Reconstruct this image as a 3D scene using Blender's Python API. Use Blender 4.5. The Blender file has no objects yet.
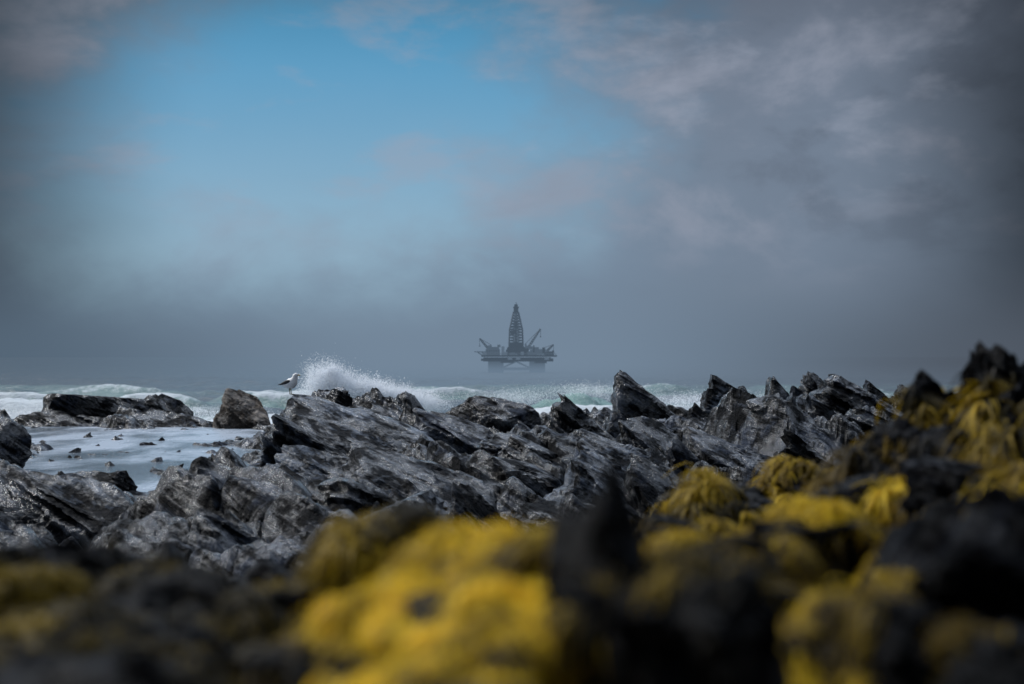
import bpy, bmesh, math, random
import numpy as np
from mathutils import Vector, Matrix

S = bpy.context.scene
COL = S.collection
S.view_settings.view_transform = 'Standard'
S.view_settings.look = 'None'
S.view_settings.exposure = 0
EYE = 6.0          # viewpoint height above the sea (m)

# ------------------------------------------------------------------ noise
def _hash(ix, iy, iz, seed):
    h = (ix.astype(np.int64) * 374761393 + iy.astype(np.int64) * 668265263 + iz.astype(np.int64) * 2147483647 + seed * 1274126177) & 0xFFFFFFFF
    h = ((h ^ (h >> 13)) * 1274126177) & 0xFFFFFFFF
    h = ((h ^ (h >> 16)) * 2246822519) & 0xFFFFFFFF
    h = h ^ (h >> 15)
    return (h & 0xFFFFFF) / float(0xFFFFFF)

def vnoise(p, seed=0):
    f = np.floor(p); i = f.astype(np.int64); t = p - f
    t = t * t * t * (t * (t * 6 - 15) + 10)
    out = 0
    for dx in (0, 1):
        wx = t[:, 0] if dx else 1 - t[:, 0]
        for dy in (0, 1):
            wy = t[:, 1] if dy else 1 - t[:, 1]
            for dz in (0, 1):
                wz = t[:, 2] if dz else 1 - t[:, 2]
                out = out + wx * wy * wz * _hash(i[:, 0] + dx, i[:, 1] + dy, i[:, 2] + dz, seed)
    return out

def fbm(p, octv=4, seed=0, gain=0.5):
    a = 1.0; s = 0; tot = 0
    for o in range(octv):
        s = s + a * vnoise(p * (2.03 ** o) + o * 17.3, seed + o)
        tot += a; a *= gain
    return s / tot

def sstep(a, b, x):
    t = np.clip((x - a) / (b - a), 0, 1)
    return t * t * (3 - 2 * t)

# ------------------------------------------------------------------ mesh helpers
def np_mesh(name, v, f, attr=None, smooth=False):
    me = bpy.data.meshes.new(name)
    v = np.asarray(v, dtype=np.float32); f = np.asarray(f, dtype=np.int32)
    k = f.shape[1]
    me.vertices.add(len(v)); me.vertices.foreach_set("co", v.ravel())
    me.loops.add(f.size); me.loops.foreach_set("vertex_index", f.ravel())
    me.polygons.add(len(f))
    me.polygons.foreach_set("loop_start", np.arange(0, f.size, k, dtype=np.int32))
    me.update(calc_edges=True)
    me.validate()
    me.polygons.foreach_set("use_smooth", np.full(len(me.polygons), smooth, dtype=bool))
    if attr:
        for n, a in attr.items():
            at = me.attributes.new(n, 'FLOAT', 'POINT')
            at.data.foreach_set("value", np.asarray(a, dtype=np.float32))
    me.update()
    return me

def add_obj(name, me, mat=None, loc=(0, 0, 0), parent=None, label=None, category=None, kind=None, group=None):
    o = bpy.data.objects.new(name, me)
    COL.objects.link(o)
    o.location = loc
    if mat is not None and me is not None and len(me.materials) == 0:
        me.materials.append(mat)
    if parent: o.parent = parent
    if label: o["label"] = label
    if category: o["category"] = category
    if kind: o["kind"] = kind
    if group: o["group"] = group
    return o

# ------------------------------------------------------------------ node helpers
class NT:
    def __init__(s, tree): s.t = tree
    def n(s, typ, **kw):
        nd = s.t.nodes.new(typ)
        for k, v in kw.items(): setattr(nd, k, v)
        return nd
    def put(s, sock, val):
        if isinstance(val, bpy.types.NodeSocket): s.t.links.new(val, sock)
        elif val is not None:
            sock.default_value = val
    def m(s, op, a, b=None, c=None, clamp=False):
        nd = s.n('ShaderNodeMath', operation=op); nd.use_clamp = clamp
        s.put(nd.inputs[0], a)
        if b is not None: s.put(nd.inputs[1], b)
        if c is not None: s.put(nd.inputs[2], c)
        return nd.outputs[0]
    def ss(s, x, a, b, lo=0.0, hi=1.0):
        nd = s.n('ShaderNodeMapRange', interpolation_type='SMOOTHSTEP')
        s.put(nd.inputs['Value'], x)
        nd.inputs['From Min'].default_value = a; nd.inputs['From Max'].default_value = b
        nd.inputs['To Min'].default_value = lo; nd.inputs['To Max'].default_value = hi
        return nd.outputs[0]
    def mix(s, f, a, b, blend='MIX'):
        nd = s.n('ShaderNodeMix', data_type='RGBA', blend_type=blend)
        s.put(nd.inputs[0], f)
        s.put(nd.inputs[6], a if isinstance(a, bpy.types.NodeSocket) else (*a, 1))
        s.put(nd.inputs[7], b if isinstance(b, bpy.types.NodeSocket) else (*b, 1))
        return nd.outputs[2]
    def noise(s, vec, scale, detail=4, rough=0.5, dist=0.0):
        nd = s.n('ShaderNodeTexNoise')
        if vec is not None: s.put(nd.inputs['Vector'], vec)
        nd.inputs['Scale'].default_value = scale; nd.inputs['Detail'].default_value = detail
        nd.inputs['Roughness'].default_value = rough; nd.inputs['Distortion'].default_value = dist
        return nd.outputs[0]
    def mapping(s, vec, scale=(1, 1, 1), rot=(0, 0, 0), loc=(0, 0, 0)):
        nd = s.n('ShaderNodeMapping'); s.put(nd.inputs[0], vec)
        nd.inputs['Scale'].default_value = scale; nd.inputs['Rotation'].default_value = rot; nd.inputs['Location'].default_value = loc
        return nd.outputs[0]
    def ramp(s, f, stops):
        nd = s.n('ShaderNodeValToRGB'); s.put(nd.inputs[0], f)
        el = nd.color_ramp.elements
        while len(el) < len(stops): el.new(0.5)
        for e, (p, c) in zip(el, stops):
            e.position = p; e.color = (*c, 1)
        return nd.outputs[0]

def new_mat(name):
    m = bpy.data.materials.new(name); m.use_nodes = True
    nt = NT(m.node_tree); b = m.node_tree.nodes['Principled BSDF']
    return m, nt, b

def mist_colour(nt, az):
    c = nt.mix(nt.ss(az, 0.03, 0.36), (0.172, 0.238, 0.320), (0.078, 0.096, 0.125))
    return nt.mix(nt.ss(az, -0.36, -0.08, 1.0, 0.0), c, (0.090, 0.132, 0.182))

# ------------------------------------------------------------------ materials
def rock_material(name, dark, light, wet=0.6, scale=1.0, tilt=-0.59, spec=0.85, coat=0.6, bump=1.0):
    m, nt, b = new_mat(name)
    pos = nt.n('ShaderNodeNewGeometry').outputs['Position']
    n1 = nt.noise(pos, 0.45 * scale, 5, 0.6)
    n2 = nt.noise(pos, 3.0 * scale, 8, 0.65)
    rot = nt.mapping(pos, (1, 1, 1), (0.15, tilt, 0))
    st = nt.noise(nt.mapping(rot, (0.8 * scale, 0.8 * scale, 4.5 * scale)), 1.0, 7, 0.62, 0.6)
    f = nt.m('ADD', nt.m('MULTIPLY', n1, 0.7), nt.m('ADD', nt.m('MULTIPLY', n2, 0.6), nt.m('MULTIPLY', st, 0.5)))
    f = nt.ss(f, 0.88, 1.08)
    col = nt.mix(f, dark, light)
    nt.put(b.inputs['Base Color'], col)
    # wet film lies in patches and along the bedding: glossy there, dull black elsewhere
    wetm = nt.ss(nt.m('ADD', nt.m('MULTIPLY', nt.noise(pos, 1.1 * scale, 6, 0.7), 0.75), nt.m('MULTIPLY', st, 0.35)), 0.50, 0.62)
    nt.put(b.inputs['Roughness'], nt.m('SUBTRACT', 0.60, nt.m('MULTIPLY', wetm, 0.42 * wet)))
    nt.put(b.inputs['Specular IOR Level'], nt.m('ADD', spec * 0.10, nt.m('MULTIPLY', wetm, spec * 0.9)))
    h = nt.m('ADD', nt.m('MULTIPLY', st, 1.1), nt.m('ADD', nt.m('MULTIPLY', n2, 0.8), nt.m('MULTIPLY', nt.noise(pos, 22 * scale, 4, 0.6), 0.06)))
    bp = nt.n('ShaderNodeBump'); bp.inputs['Strength'].default_value = bump; bp.inputs['Distance'].default_value = 0.24 / scale
    nt.put(bp.inputs['Height'], h); nt.put(b.inputs['Normal'], bp.outputs[0])
    if coat:
        nt.put(b.inputs['Coat Weight'], nt.m('MULTIPLY', wetm, coat)); b.inputs['Coat Roughness'].default_value = 0.15
        b2 = nt.n('ShaderNodeBump'); b2.inputs['Strength'].default_value = 0.8; b2.inputs['Distance'].default_value = 0.15 / scale
        nt.put(b2.inputs['Height'], nt.m('ADD', st, nt.m('MULTIPLY', n2, 0.6))); nt.put(b.inputs['Coat Normal'], b2.outputs[0])
    return m

ROCK = rock_material('wet_dark_rock', (0.001, 0.0015, 0.0025), (0.036, 0.046, 0.068), 1.0)
ROCK_GREY = rock_material('grey_rock', (0.003, 0.004, 0.006), (0.16, 0.19, 0.24), 0.95)
ROCK_BROWN = rock_material('brown_rock', (0.035, 0.029, 0.024), (0.22, 0.18, 0.145), 0.4, spec=0.4, coat=0)
ROCK_NEAR = rock_material('near_rock', (0.001, 0.001, 0.0013), (0.013, 0.015, 0.020), 0.3, 5.0, spec=0.18, coat=0)
GROUND = rock_material('shore_ground', (0.001, 0.0015, 0.0025), (0.044, 0.056, 0.082), 1.0)
NEARG = rock_material('near_ground', (0.001, 0.001, 0.0013), (0.013, 0.015, 0.020), 0.3, 4.0, spec=0.18, coat=0)

def weed_material(name, c0, c1, c2):
    m, nt, b = new_mat(name)
    at = nt.n('ShaderNodeAttribute'); at.attribute_name = 'tint'
    c = nt.ramp(at.outputs['Fac'], [(0.0, c0), (0.5, c1), (1.0, c2)])
    nt.put(b.inputs['Base Color'], c)
    b.inputs['Roughness'].default_value = 0.55
    b.inputs['Specular IOR Level'].default_value = 0.2
    tr = nt.n('ShaderNodeBsdfTranslucent'); nt.put(tr.inputs[0], c)
    mx = nt.n('ShaderNodeMixShader'); mx.inputs[0].default_value = 0.3
    nt.t.links.new(b.outputs[0], mx.inputs[1]); nt.t.links.new(tr.outputs[0], mx.inputs[2]); nt.t.links.new(mx.outputs[0], nt.t.nodes['Material Output'].inputs[0])
    return m
WEED = weed_material('yellow_seaweed', (0.006, 0.005, 0.002), (0.19, 0.12, 0.005), (0.95, 0.66, 0.02))
WEED_DARK = weed_material('olive_seaweed', (0.003, 0.003, 0.0015), (0.06, 0.042, 0.004), (0.42, 0.28, 0.010))

# ------------------------------------------------------------------ terrain height
def slabs(x, y, L, seed, steep=4.0, gentle=1.0, kw=1.3, stretch=1.6, ang=0.35, warp=0.25, rnd=0.8, crack=0.0, flat=0.28, turn=0.9):
    """overlapping tilted slabs: steep broken face on one side, long dip slope on the other"""
    ca, sa = math.cos(ang), math.sin(ang)
    u = (x * ca + y * sa) / L; w = (-x * sa + y * ca) / (L * stretch)
    P = np.stack([u * 1.7, w * 1.7, np.zeros_like(u)], 1)
    u = u + (fbm(P, 2, seed + 50) - 0.5) * warp * 2
    w = w + (fbm(P + 9.1, 2, seed + 60) - 0.5) * warp * 2
    iu = np.floor(u); iw = np.floor(w)
    h = np.full(u.shape, -9.0); h2 = np.full(u.shape, -9.0); z = np.zeros_like(iu)
    for a in (-2, -1, 0, 1):
        for b in (-1, 0, 1):
            cu = iu + a; cw = iw + b
            px = cu + 0.5 + (_hash(cu, cw, z, seed) - 0.5) * 0.9
            pw = cw + 0.5 + (_hash(cu, cw, z, seed + 1) - 0.5) * 0.9
            du = u - px; dw = w - pw
            th = (_hash(cu, cw, z, seed + 3) - 0.5) * turn
            c, s = np.cos(th), np.sin(th)
            du, dw = du * c - dw * s, du * s + dw * c
            hh = (_hash(cu, cw, z, seed + 2) - 0.5) * rnd
            gg = gentle * (0.5 + _hash(cu, cw, z, seed + 4))
            val = hh - np.where(du < 0, -du * steep, du * gg) - kw * np.maximum(np.abs(dw) - flat, 0) * 2.4
            h2 = np.maximum(h2, np.minimum(h, val))
            h = np.maximum(h, val)
    if crack: h = h - crack * np.exp(-(h - h2) / 0.07)
    return h

def ground_height(x, y):
    x = np.asarray(x, dtype=np.float64); y = np.asarray(y, dtype=np.float64)
    d = np.hypot(x, y)
    P = np.stack([x, y, np.zeros_like(x)], 1)
    bx = (x + 0.265 * y + 0.3); w = 0.10 * y + 0.6
    basin = np.exp(-(bx / w) ** 4) * sstep(27, 38, y) * (1 - sstep(68, 78, y))
    b2 = np.exp(-((x - 0.3) / 3.0) ** 2 - ((y - 60) / 5.0) ** 2)
    b3 = np.exp(-((x - 9.0) / 2.4) ** 2 - ((y - 54) / 5.0) ** 2)
    b4 = np.exp(-((x - 4.6) / 1.4) ** 2 - ((y - 46) / 3.0) ** 2)
    shelf = 2.85 + 0.20 * sstep(36, 46, y) - 0.55 * sstep(50, 64, y) + (fbm(P * 0.11, 3, 5) - 0.5) * 1.3
    shelf = shelf - (1.12 + 0.9 * (fbm(P * 0.25, 3, 15) - 0.5)) * basin * (1 - 0.35 * sstep(50, 64, y)) - 1.2 * b2 - 1.1 * b3 - 1.0 * b4
    off = sstep(70, 92, y + 3 * (fbm(P * 0.1, 2, 9) - 0.5))
    shelf = shelf - 4.5 * off - 2 * sstep(95, 120, y)
    slope = 6.0 - 0.185 * np.maximum(d, 2.6)
    bank = 6.0 - 0.118 * np.maximum(d, 4.0) - 3.2 * sstep(14, 26, d)
    rb = sstep(0.1, 1.2, x - 0.10 * y)
    near = slope * (1 - rb) + np.maximum(slope, bank) * rb
    k = 0.35
    base = np.logaddexp(shelf / k, near / k) * k
    big = sstep(14, 26, d); mid = sstep(4, 12, d)
    lump = (fbm(P * 1.5, 4, 33) - 0.5) * 0.75 * sstep(1.5, 5, d) * (1 - mid * 0.6) + (fbm(P * 4.5, 4, 35) - 0.5) * 0.26 * (1 - big)
    h = base + lump
    vary = 0.55 + 0.9 * sstep(0.35, 0.62, fbm(P * 0.16, 3, 61))
    h = h + (slabs(x, y, 4.4, 11, 6.0, 0.75, 0.9, crack=0.4, flat=0.34, turn=1.7) * 1.4 * vary + 0.85) * big * (1 - 0.72 * basin)
    h = h + (slabs(x, y, 1.7, 21, 5.5, 0.9, 0.9, crack=0.35, flat=0.32, turn=1.8) * 0.50 + 0.16) * (0.2 + 0.8 * mid) * (1 - 0.45 * basin)
    h = h + slabs(x, y, 0.6, 31, 4.5, 1.0, 0.9, ang=0.5, crack=0.2, turn=2.0) * 0.12
    h = h + (fbm(P * 3.0, 3, 41) - 0.5) * 0.05
    return h

def gh(x, y): return float(ground_height(np.array([x]), np.array([y]))[0])

def fan(d0, d1, rows, half, cols, extra=None):
    r = np.exp(np.linspace(math.log(d0), math.log(d1), rows))
    if extra is not None: r = np.concatenate([r, extra])
    t = np.linspace(-half, half, cols)
    Y, T = np.meshgrid(r, t, indexing='ij')
    X = T * (Y + 1.5)
    R = len(r)
    idx = np.arange(R * cols).reshape(R, cols)
    f = np.stack([idx[:-1, :-1], idx[:-1, 1:], idx[1:, 1:], idx[1:, :-1]], -1).reshape(-1, 4)
    return X.ravel(), Y.ravel(), f

x, y, f = fan(0.8, 125, 1150, 0.52, 850)
z = ground_height(x, y)
GV = np.stack([x, y, z], 1); GF = f
me = np_mesh('ground', GV, f)
me.materials.append(GROUND); me.materials.append(NEARG)
cy_ = GV[f[:, 0]][:, 1] + (fbm(GV[f[:, 0]] * 0.8, 2, 3) - 0.5) * 6
me.polygons.foreach_set('material_index', (cy_ < 13).astype(np.int32))
add_obj('ground', me, None, kind='structure', label='dark wet layered rocky shore', category='ground')

# ------------------------------------------------------------------ sea
m_sea, nt, b = new_mat('sea_water')
geo = nt.n('ShaderNodeNewGeometry'); pos = geo.outputs['Position']
sep = nt.n('ShaderNodeSeparateXYZ'); nt.put(sep.inputs[0], pos)
fo = nt.n('ShaderNodeAttribute'); fo.attribute_name = 'foam'
gr = nt.n('ShaderNodeAttribute'); gr.attribute_name = 'green'
fn = nt.noise(nt.mapping(pos, (0.55, 0.2, 0.7)), 1.0, 10, 0.78, 0.3)
foam = nt.ss(nt.m('ADD', fo.outputs['Fac'], nt.m('MULTIPLY', nt.m('SUBTRACT', fn, 0.5), 2.0)), 0.36, 0.80)
wc = nt.mix(gr.outputs['Fac'], (0.035, 0.065, 0.085), (0.20, 0.37, 0.34))
nt.put(b.inputs['Base Color'], nt.mix(foam, wc, (0.66, 0.72, 0.76)))
nt.put(b.inputs['Roughness'], nt.m('ADD', nt.m('MULTIPLY', foam, 0.6), 0.3))
bp = nt.n('ShaderNodeBump'); bp.inputs['Strength'].default_value = 0.9; bp.inputs['Distance'].default_value = 0.7
nt.put(bp.inputs['Height'], nt.m('ADD', nt.noise(nt.mapping(pos, (0.35, 0.8, 0.5)), 1.0, 6, 0.65), nt.m('MULTIPLY', fn, 0.5))); nt.put(b.inputs['Normal'], bp.outputs[0])
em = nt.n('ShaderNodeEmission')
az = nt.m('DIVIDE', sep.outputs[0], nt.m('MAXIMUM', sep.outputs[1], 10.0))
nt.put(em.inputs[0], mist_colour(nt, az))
hz = nt.m('SUBTRACT', 1.0, nt.m('EXPONENT', nt.m('MULTIPLY', nt.m('MAXIMUM', nt.m('SUBTRACT', sep.outputs[1], 130.0), 0.0), -1 / 270.0)))  # aerial haze painted into the water as emission, growing with distance
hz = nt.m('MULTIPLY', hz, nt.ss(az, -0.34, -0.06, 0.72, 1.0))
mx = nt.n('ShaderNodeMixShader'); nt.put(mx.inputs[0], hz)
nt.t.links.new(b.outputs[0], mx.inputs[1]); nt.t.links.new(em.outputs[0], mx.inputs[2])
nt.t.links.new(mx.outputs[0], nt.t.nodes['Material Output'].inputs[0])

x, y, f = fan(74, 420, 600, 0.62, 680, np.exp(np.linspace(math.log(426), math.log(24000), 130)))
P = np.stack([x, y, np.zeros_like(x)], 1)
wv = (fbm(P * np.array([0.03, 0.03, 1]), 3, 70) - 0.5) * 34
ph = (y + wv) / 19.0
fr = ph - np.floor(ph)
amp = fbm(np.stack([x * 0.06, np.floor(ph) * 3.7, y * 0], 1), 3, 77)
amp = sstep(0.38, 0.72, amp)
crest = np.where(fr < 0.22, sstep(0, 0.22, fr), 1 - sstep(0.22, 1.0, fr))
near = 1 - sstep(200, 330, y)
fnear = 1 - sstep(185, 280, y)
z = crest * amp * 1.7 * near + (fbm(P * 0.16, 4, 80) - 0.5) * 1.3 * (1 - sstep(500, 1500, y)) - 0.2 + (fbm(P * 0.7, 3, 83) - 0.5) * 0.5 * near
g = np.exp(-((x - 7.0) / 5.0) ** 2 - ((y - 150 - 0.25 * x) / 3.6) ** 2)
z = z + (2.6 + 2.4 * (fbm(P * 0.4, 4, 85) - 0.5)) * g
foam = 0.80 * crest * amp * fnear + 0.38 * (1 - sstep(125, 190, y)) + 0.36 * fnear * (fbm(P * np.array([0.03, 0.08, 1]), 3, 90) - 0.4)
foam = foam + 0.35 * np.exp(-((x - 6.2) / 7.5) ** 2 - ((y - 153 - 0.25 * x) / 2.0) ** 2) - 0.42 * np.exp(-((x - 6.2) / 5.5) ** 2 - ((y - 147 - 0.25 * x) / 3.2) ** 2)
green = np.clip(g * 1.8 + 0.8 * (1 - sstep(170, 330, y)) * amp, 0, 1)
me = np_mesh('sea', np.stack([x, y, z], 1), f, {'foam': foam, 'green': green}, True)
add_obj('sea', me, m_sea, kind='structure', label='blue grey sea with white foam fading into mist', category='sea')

# ------------------------------------------------------------------ tide pool
m_pool, nt, b = new_mat('pool_water')
pos = nt.n('ShaderNodeNewGeometry').outputs['Position']
n1 = nt.noise(nt.mapping(pos, (0.25, 0.10, 1)), 1.0, 7, 0.62, 0.2)
foamf = nt.ss(n1, 0.38, 0.64)
nt.put(b.inputs['Base Color'], nt.mix(foamf, (0.10, 0.135, 0.165), (0.42, 0.48, 0.56)))
nt.put(b.inputs['Roughness'], nt.m('ADD', nt.m('MULTIPLY', foamf, 0.22), 0.07))
bp = nt.n('ShaderNodeBump'); bp.inputs['Strength'].default_value = 0.6; bp.inputs['Distance'].default_value = 0.09
nt.put(bp.inputs['Height'], nt.noise(nt.mapping(pos, (1.0, 2.2, 1)), 1.6, 5, 0.6)); nt.put(b.inputs['Normal'], bp.outputs[0])
PX, PY = np.meshgrid(np.linspace(-40, 30, 40), np.linspace(24, 73, 40), indexing='ij')
idx = np.arange(1600).reshape(40, 40)
f = np.stack([idx[:-1, :-1], idx[1:, :-1], idx[1:, 1:], idx[:-1, 1:]], -1).reshape(-1, 4)
me = np_mesh('tide_pool', np.stack([PX.ravel(), PY.ravel(), np.full(1600, 2.42)], 1), f, None, True)
add_obj('tide_pool', me, m_pool, kind='structure', label='still pale water with foam between rocks', category='tide pool')

# ------------------------------------------------------------------ rocks
_ico = {}
def ico(sub):
    if sub not in _ico:
        bm = bmesh.new(); bmesh.ops.create_icosphere(bm, subdivisions=sub, radius=1)
        v = np.array([q.co[:] for q in bm.verts]); f = np.array([[q.index for q in fc.verts] for fc in bm.faces]); bm.free()
        v /= np.linalg.norm(v, axis=1)[:, None]
        _ico[sub] = (v, f)
    return _ico[sub]

def rock_shape(seed, style='crag', sub=5, rough=0.06, flip=1):
    rng = np.random.RandomState(seed)
    v, f = ico(sub)
    pl = []
    def add(n, d, j=0.10):
        n = np.array(n, float) + rng.uniform(-j, j, 3); n /= np.linalg.norm(n); pl.append((n, d * rng.uniform(0.94, 1.06)))
    if style == 'crag':
        add((-0.93 * flip, 0, 0.34), 0.72); add((0.55 * flip, 0, 0.83), 0.5); add((0, -0.9, 0.35), 0.5); add((0, 0.9, 0.3), 0.6)
        add((1 * flip, 0, 0.1), 1.15); add((0, 0, -1), 0.6)
        for i in range(4): add(rng.normal(size=3) * [0.8, 1, 0.4] + [0.2 * flip, 0, -0.1], rng.uniform(0.75, 1.0))
    elif style == 'slab':
        add((0.3 * flip, -0.35, 0.88), 0.42); add((-0.85 * flip, -0.2, 0.3), 0.9); add((0, -0.9, 0.3), 0.75); add((0, 1, 0.3), 0.8); add((0, 0, -1), 0.5); add((1 * flip, 0, 0), 1)
        for i in range(6): add(rng.normal(size=3), rng.uniform(0.75, 1.0))
    elif style == 'peak':
        for i in range(7):
            t = i * 0.9 + rng.uniform(-.3, .3); add((math.cos(t), math.sin(t), rng.uniform(0.15, 0.45)), rng.uniform(0.42, 0.5))
        add((0.1, 0, 1), 1.0); add((0, 0, -1), 0.9)
    elif style == 'cone':
        for i in range(9):
            t = i * 0.7 + rng.uniform(-.2, .2); add((math.cos(t), math.sin(t), rng.uniform(0.40, 0.62)), rng.uniform(0.46, 0.54), 0.04)
        add((0, 0, 1), 0.86); add((0, 0, -1), 0.7)
    else:
        for i in range(16): add(rng.normal(size=3), rng.uniform(0.62, 0.9))
        add((0, 0, -1), 0.6)
    r = np.full(len(v), 1.5)
    for n, d in pl:
        c = v @ n
        r = np.minimum(r, np.where(c > 0.02, d / np.maximum(c, 0.02), 9))
    p = v * r[:, None]
    sn = np.array([0.55 * flip, 0.15, 0.8]) if style != 'round' else np.array([0.3, 0.2, 0.9]); sn /= np.linalg.norm(sn)
    s = p @ sn + (fbm(p * 2.0 + seed, 3, seed) - 0.5) * 0.18
    amp = 0.26 if style in ('crag', 'slab') else 0.10
    for th, am in ((0.19, amp), (0.06, amp * 0.5)):
        L = np.floor(s / th); tt = s / th - L
        z0 = np.zeros_like(L)
        off = _hash(L, z0, z0, seed) - 0.5
        off2 = _hash(L + 1, z0, z0, seed) - 0.5
        off = off + (off2 - off) * sstep(0.85, 1.0, tt)
        tan = p - (p @ sn)[:, None] * sn; tan /= (np.linalg.norm(tan, axis=1)[:, None] + 0.15)
        p = p + tan * (off * am)[:, None]
    q = p * 2.6 + seed * 3.1
    rid = 1 - np.abs(fbm(q, 4, seed + 5) - 0.5) * 4
    p = p + v * ((rid - 0.4) * rough)[:, None]
    p = p + v * ((fbm(p * 9 + seed, 3, seed + 9) - 0.5) * rough * 1.1)[:, None]
    return p, f

def put_rock(b, e, w, d, style='crag', mat=None, depth=0.8, sub=5, flip=1, seed=None, label='', name='rock', base=None, rough=0.045, rz=0.0, group=None, peak_at=None):
    """b, e, w: bearing, top elevation and width in milliradians seen from the viewpoint; d: distance in m."""
    global _sd
    _sd += 1
    seed = seed or _sd
    X = b * d / 1000.0; Y = d; top = EYE + e * d / 1000.0; W = w * d / 1000.0
    if base is None: base = min(gh(X, Y) - 0.2 * W - 0.1, top - 0.35 * W)
    p, f = rock_shape(seed, style, sub, rough, flip)
    if rz:
        c, s = math.cos(rz), math.sin(rz); p = p @ np.array([[c, s, 0], [-s, c, 0], [0, 0, 1]])
    if peak_at is not None:       # small worn ledge at the summit
        zc = p[:, 2].min() + 0.93 * (p[:, 2].max() - p[:, 2].min())
        p[:, 2] = np.where(p[:, 2] > zc, zc + (p[:, 2] - zc) * 0.2, p[:, 2])
    lo = p.min(0); hi = p.max(0)
    sc = np.array([W / (hi[0] - lo[0]), W * depth / (hi[1] - lo[1]), (top - base) / (hi[2] - lo[2])])
    cen = (lo + hi) / 2
    loc = np.array([X, Y, base])
    p = (p - np.array([cen[0], cen[1], lo[2]])) * sc
    if peak_at is not None:
        t = p[p[:, 2].argmax()]; loc[0] = peak_at[0] - t[0]; loc[1] = peak_at[1] - t[1]
    me = np_mesh(name, p, f)
    o = add_obj(name, me, mat or ROCK, loc=tuple(loc), label=label, category='rock', group=group)
    return o, p + loc, f
_sd = 100

LB_C = 'jagged dark rock slab tilted up from the shore'
far = [
 (100, -9, 92, 60, 'crag', 1.0), (162, -12, 70, 62, 'crag', 0.9), (196, -13, 52, 66, 'crag', 0.9), (222, -10, 50, 64, 'crag', 0.9),
 (242, -12, 96, 58, 'crag', 1.0), (283, -19, 40, 60, 'crag', 1.0), (185, -28, 80, 48, 'crag', 0.9), (228, -26, 84, 50, 'crag', 0.9),
 (50, -25, 70, 52, 'crag', 1.0), (100, -42, 70, 44, 'slab', 0.9), (140, -32, 58, 55, 'crag', 0.9), (170, -20, 46, 57, 'crag', 0.8), (262, -36, 70, 42, 'crag', 0.8),
 (160, -50, 76, 38, 'slab', 0.8), (215, -50, 76, 36, 'crag', 0.8), (75, -54, 60, 38, 'slab', 0.8), (128, -56, 54, 34, 'crag', 0.8), (20, -44, 50, 48, 'crag', 0.8), (262, -16, 54, 61, 'crag', .9), (206, -20, 44, 54, 'crag', .9)]
for (b_, e_, w_, d_, st, dep) in far:
    put_rock(b_, e_, w_, d_, st, ROCK if (int(b_) % 3) else ROCK_GREY, dep, label=LB_C, group='jagged tilted rock slabs')
put_rock(-14, -27, 76, 68, 'round', ROCK, 0.8, label='low rounded dark rock at the edge of the surf')
_, gullrock, _ = put_rock(-152, -26, 150, 43, 'slab', ROCK_GREY, 0.7, seed=778, label='dark rock with a gull standing on it', peak_at=(-6.70, 43.0), base=1.9)
put_rock(-140, -40, 90, 40, 'crag', ROCK, 0.7, label='broken dark rock below the gull ledge')
put_rock(-192, -22, 46, 72, 'slab', ROCK_BROWN, 0.9, seed=402, label='rounded brownish rock at the edge of the surf')
put_rock(-278, -25, 104, 78, 'round', ROCK, 0.6, label='long low dark rock beside the breaking waves')
put_rock(-250, -26, 60, 79, 'round', ROCK, 0.6, label='dark rock hump beside the breaking waves')
put_rock(-325, -38, 90, 74, 'slab', ROCK, 0.5, label='long low dark ridge between pool and surf')
put_rock(-235, -36, 110, 73, 'slab', ROCK, 0.5, label='long low dark ridge between pool and surf')
put_rock(-362, -42, 50, 45, 'round', ROCK, 0.9, label='black rock at the edge of the tide pool')
put_rock(-310, -78, 130, 27, 'slab', ROCK_GREY, 0.7, label='broad weathered grey rock beside the tide pool')
put_rock(-75, -64, 130, 27, 'slab', ROCK_GREY, 0.8, label='large sloping grey rock slab with cracks')
put_rock(-195, -84, 90, 24, 'slab', ROCK, 0.8, label='dark broken rock below the tide pool')
put_rock(-140, -62, 80, 33, 'slab', ROCK_GREY, 0.9, label='grey sloping rock slab')
put_rock(-25, -88, 60, 24, 'slab', ROCK, 0.9, label='small angular dark rock')
put_rock(60, -66, 86, 30, 'slab', ROCK_GREY, 0.9, label='grey sloping rock slab')
put_rock(115, -68, 76, 25, 'slab', ROCK, 0.9, label='dark broken rock on the shore')
put_rock(-122, -22, 22, 55, 'round', ROCK, 0.9, label='small rounded dark rock on the ridge')
put_rock(-85, -33, 80, 50, 'slab', ROCK, 0.8, label='low dark rock ridge wet with spray')
put_rock(-45, -36, 60, 46, 'slab', ROCK, 0.8, label='low dark rock ridge wet with spray')
put_rock(10, -54, 80, 40, 'slab', ROCK_GREY, 0.8, label='low dark rock wet with spray')
rng = random.Random(5)
for i in range(165):
    d_ = rng.uniform(19, 66); b_ = rng.uniform(-350, 330)
    X, Y = b_ * d_ / 1000, d_
    g0 = gh(X, Y); Wm = rng.uniform(0.7, 2.8); inpool = g0 < 2.45
    if inpool: Wm *= 0.5
    tz = max(g0, 2.42 if inpool else g0) + Wm * rng.uniform(0.06, 0.25)
    put_rock(b_, (tz - EYE) / d_ * 1000, Wm / d_ * 1000, d_, rng.choice(['crag', 'slab', 'slab', 'crag']), rng.choice([ROCK, ROCK, ROCK_GREY]), 0.9, sub=4,
             rz=rng.uniform(-0.8, 0.8), flip=rng.choice([1, 1, 1, -1]), label='small loose angular rock' if not inpool else 'small rock standing in the tide pool', group='small loose rocks')

# ------------------------------------------------------------------ seaweed
def vn(P, L, seed):
    return vnoise(P / (L * 1.4) + seed * 5.7, seed) * 2 - 1

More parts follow.
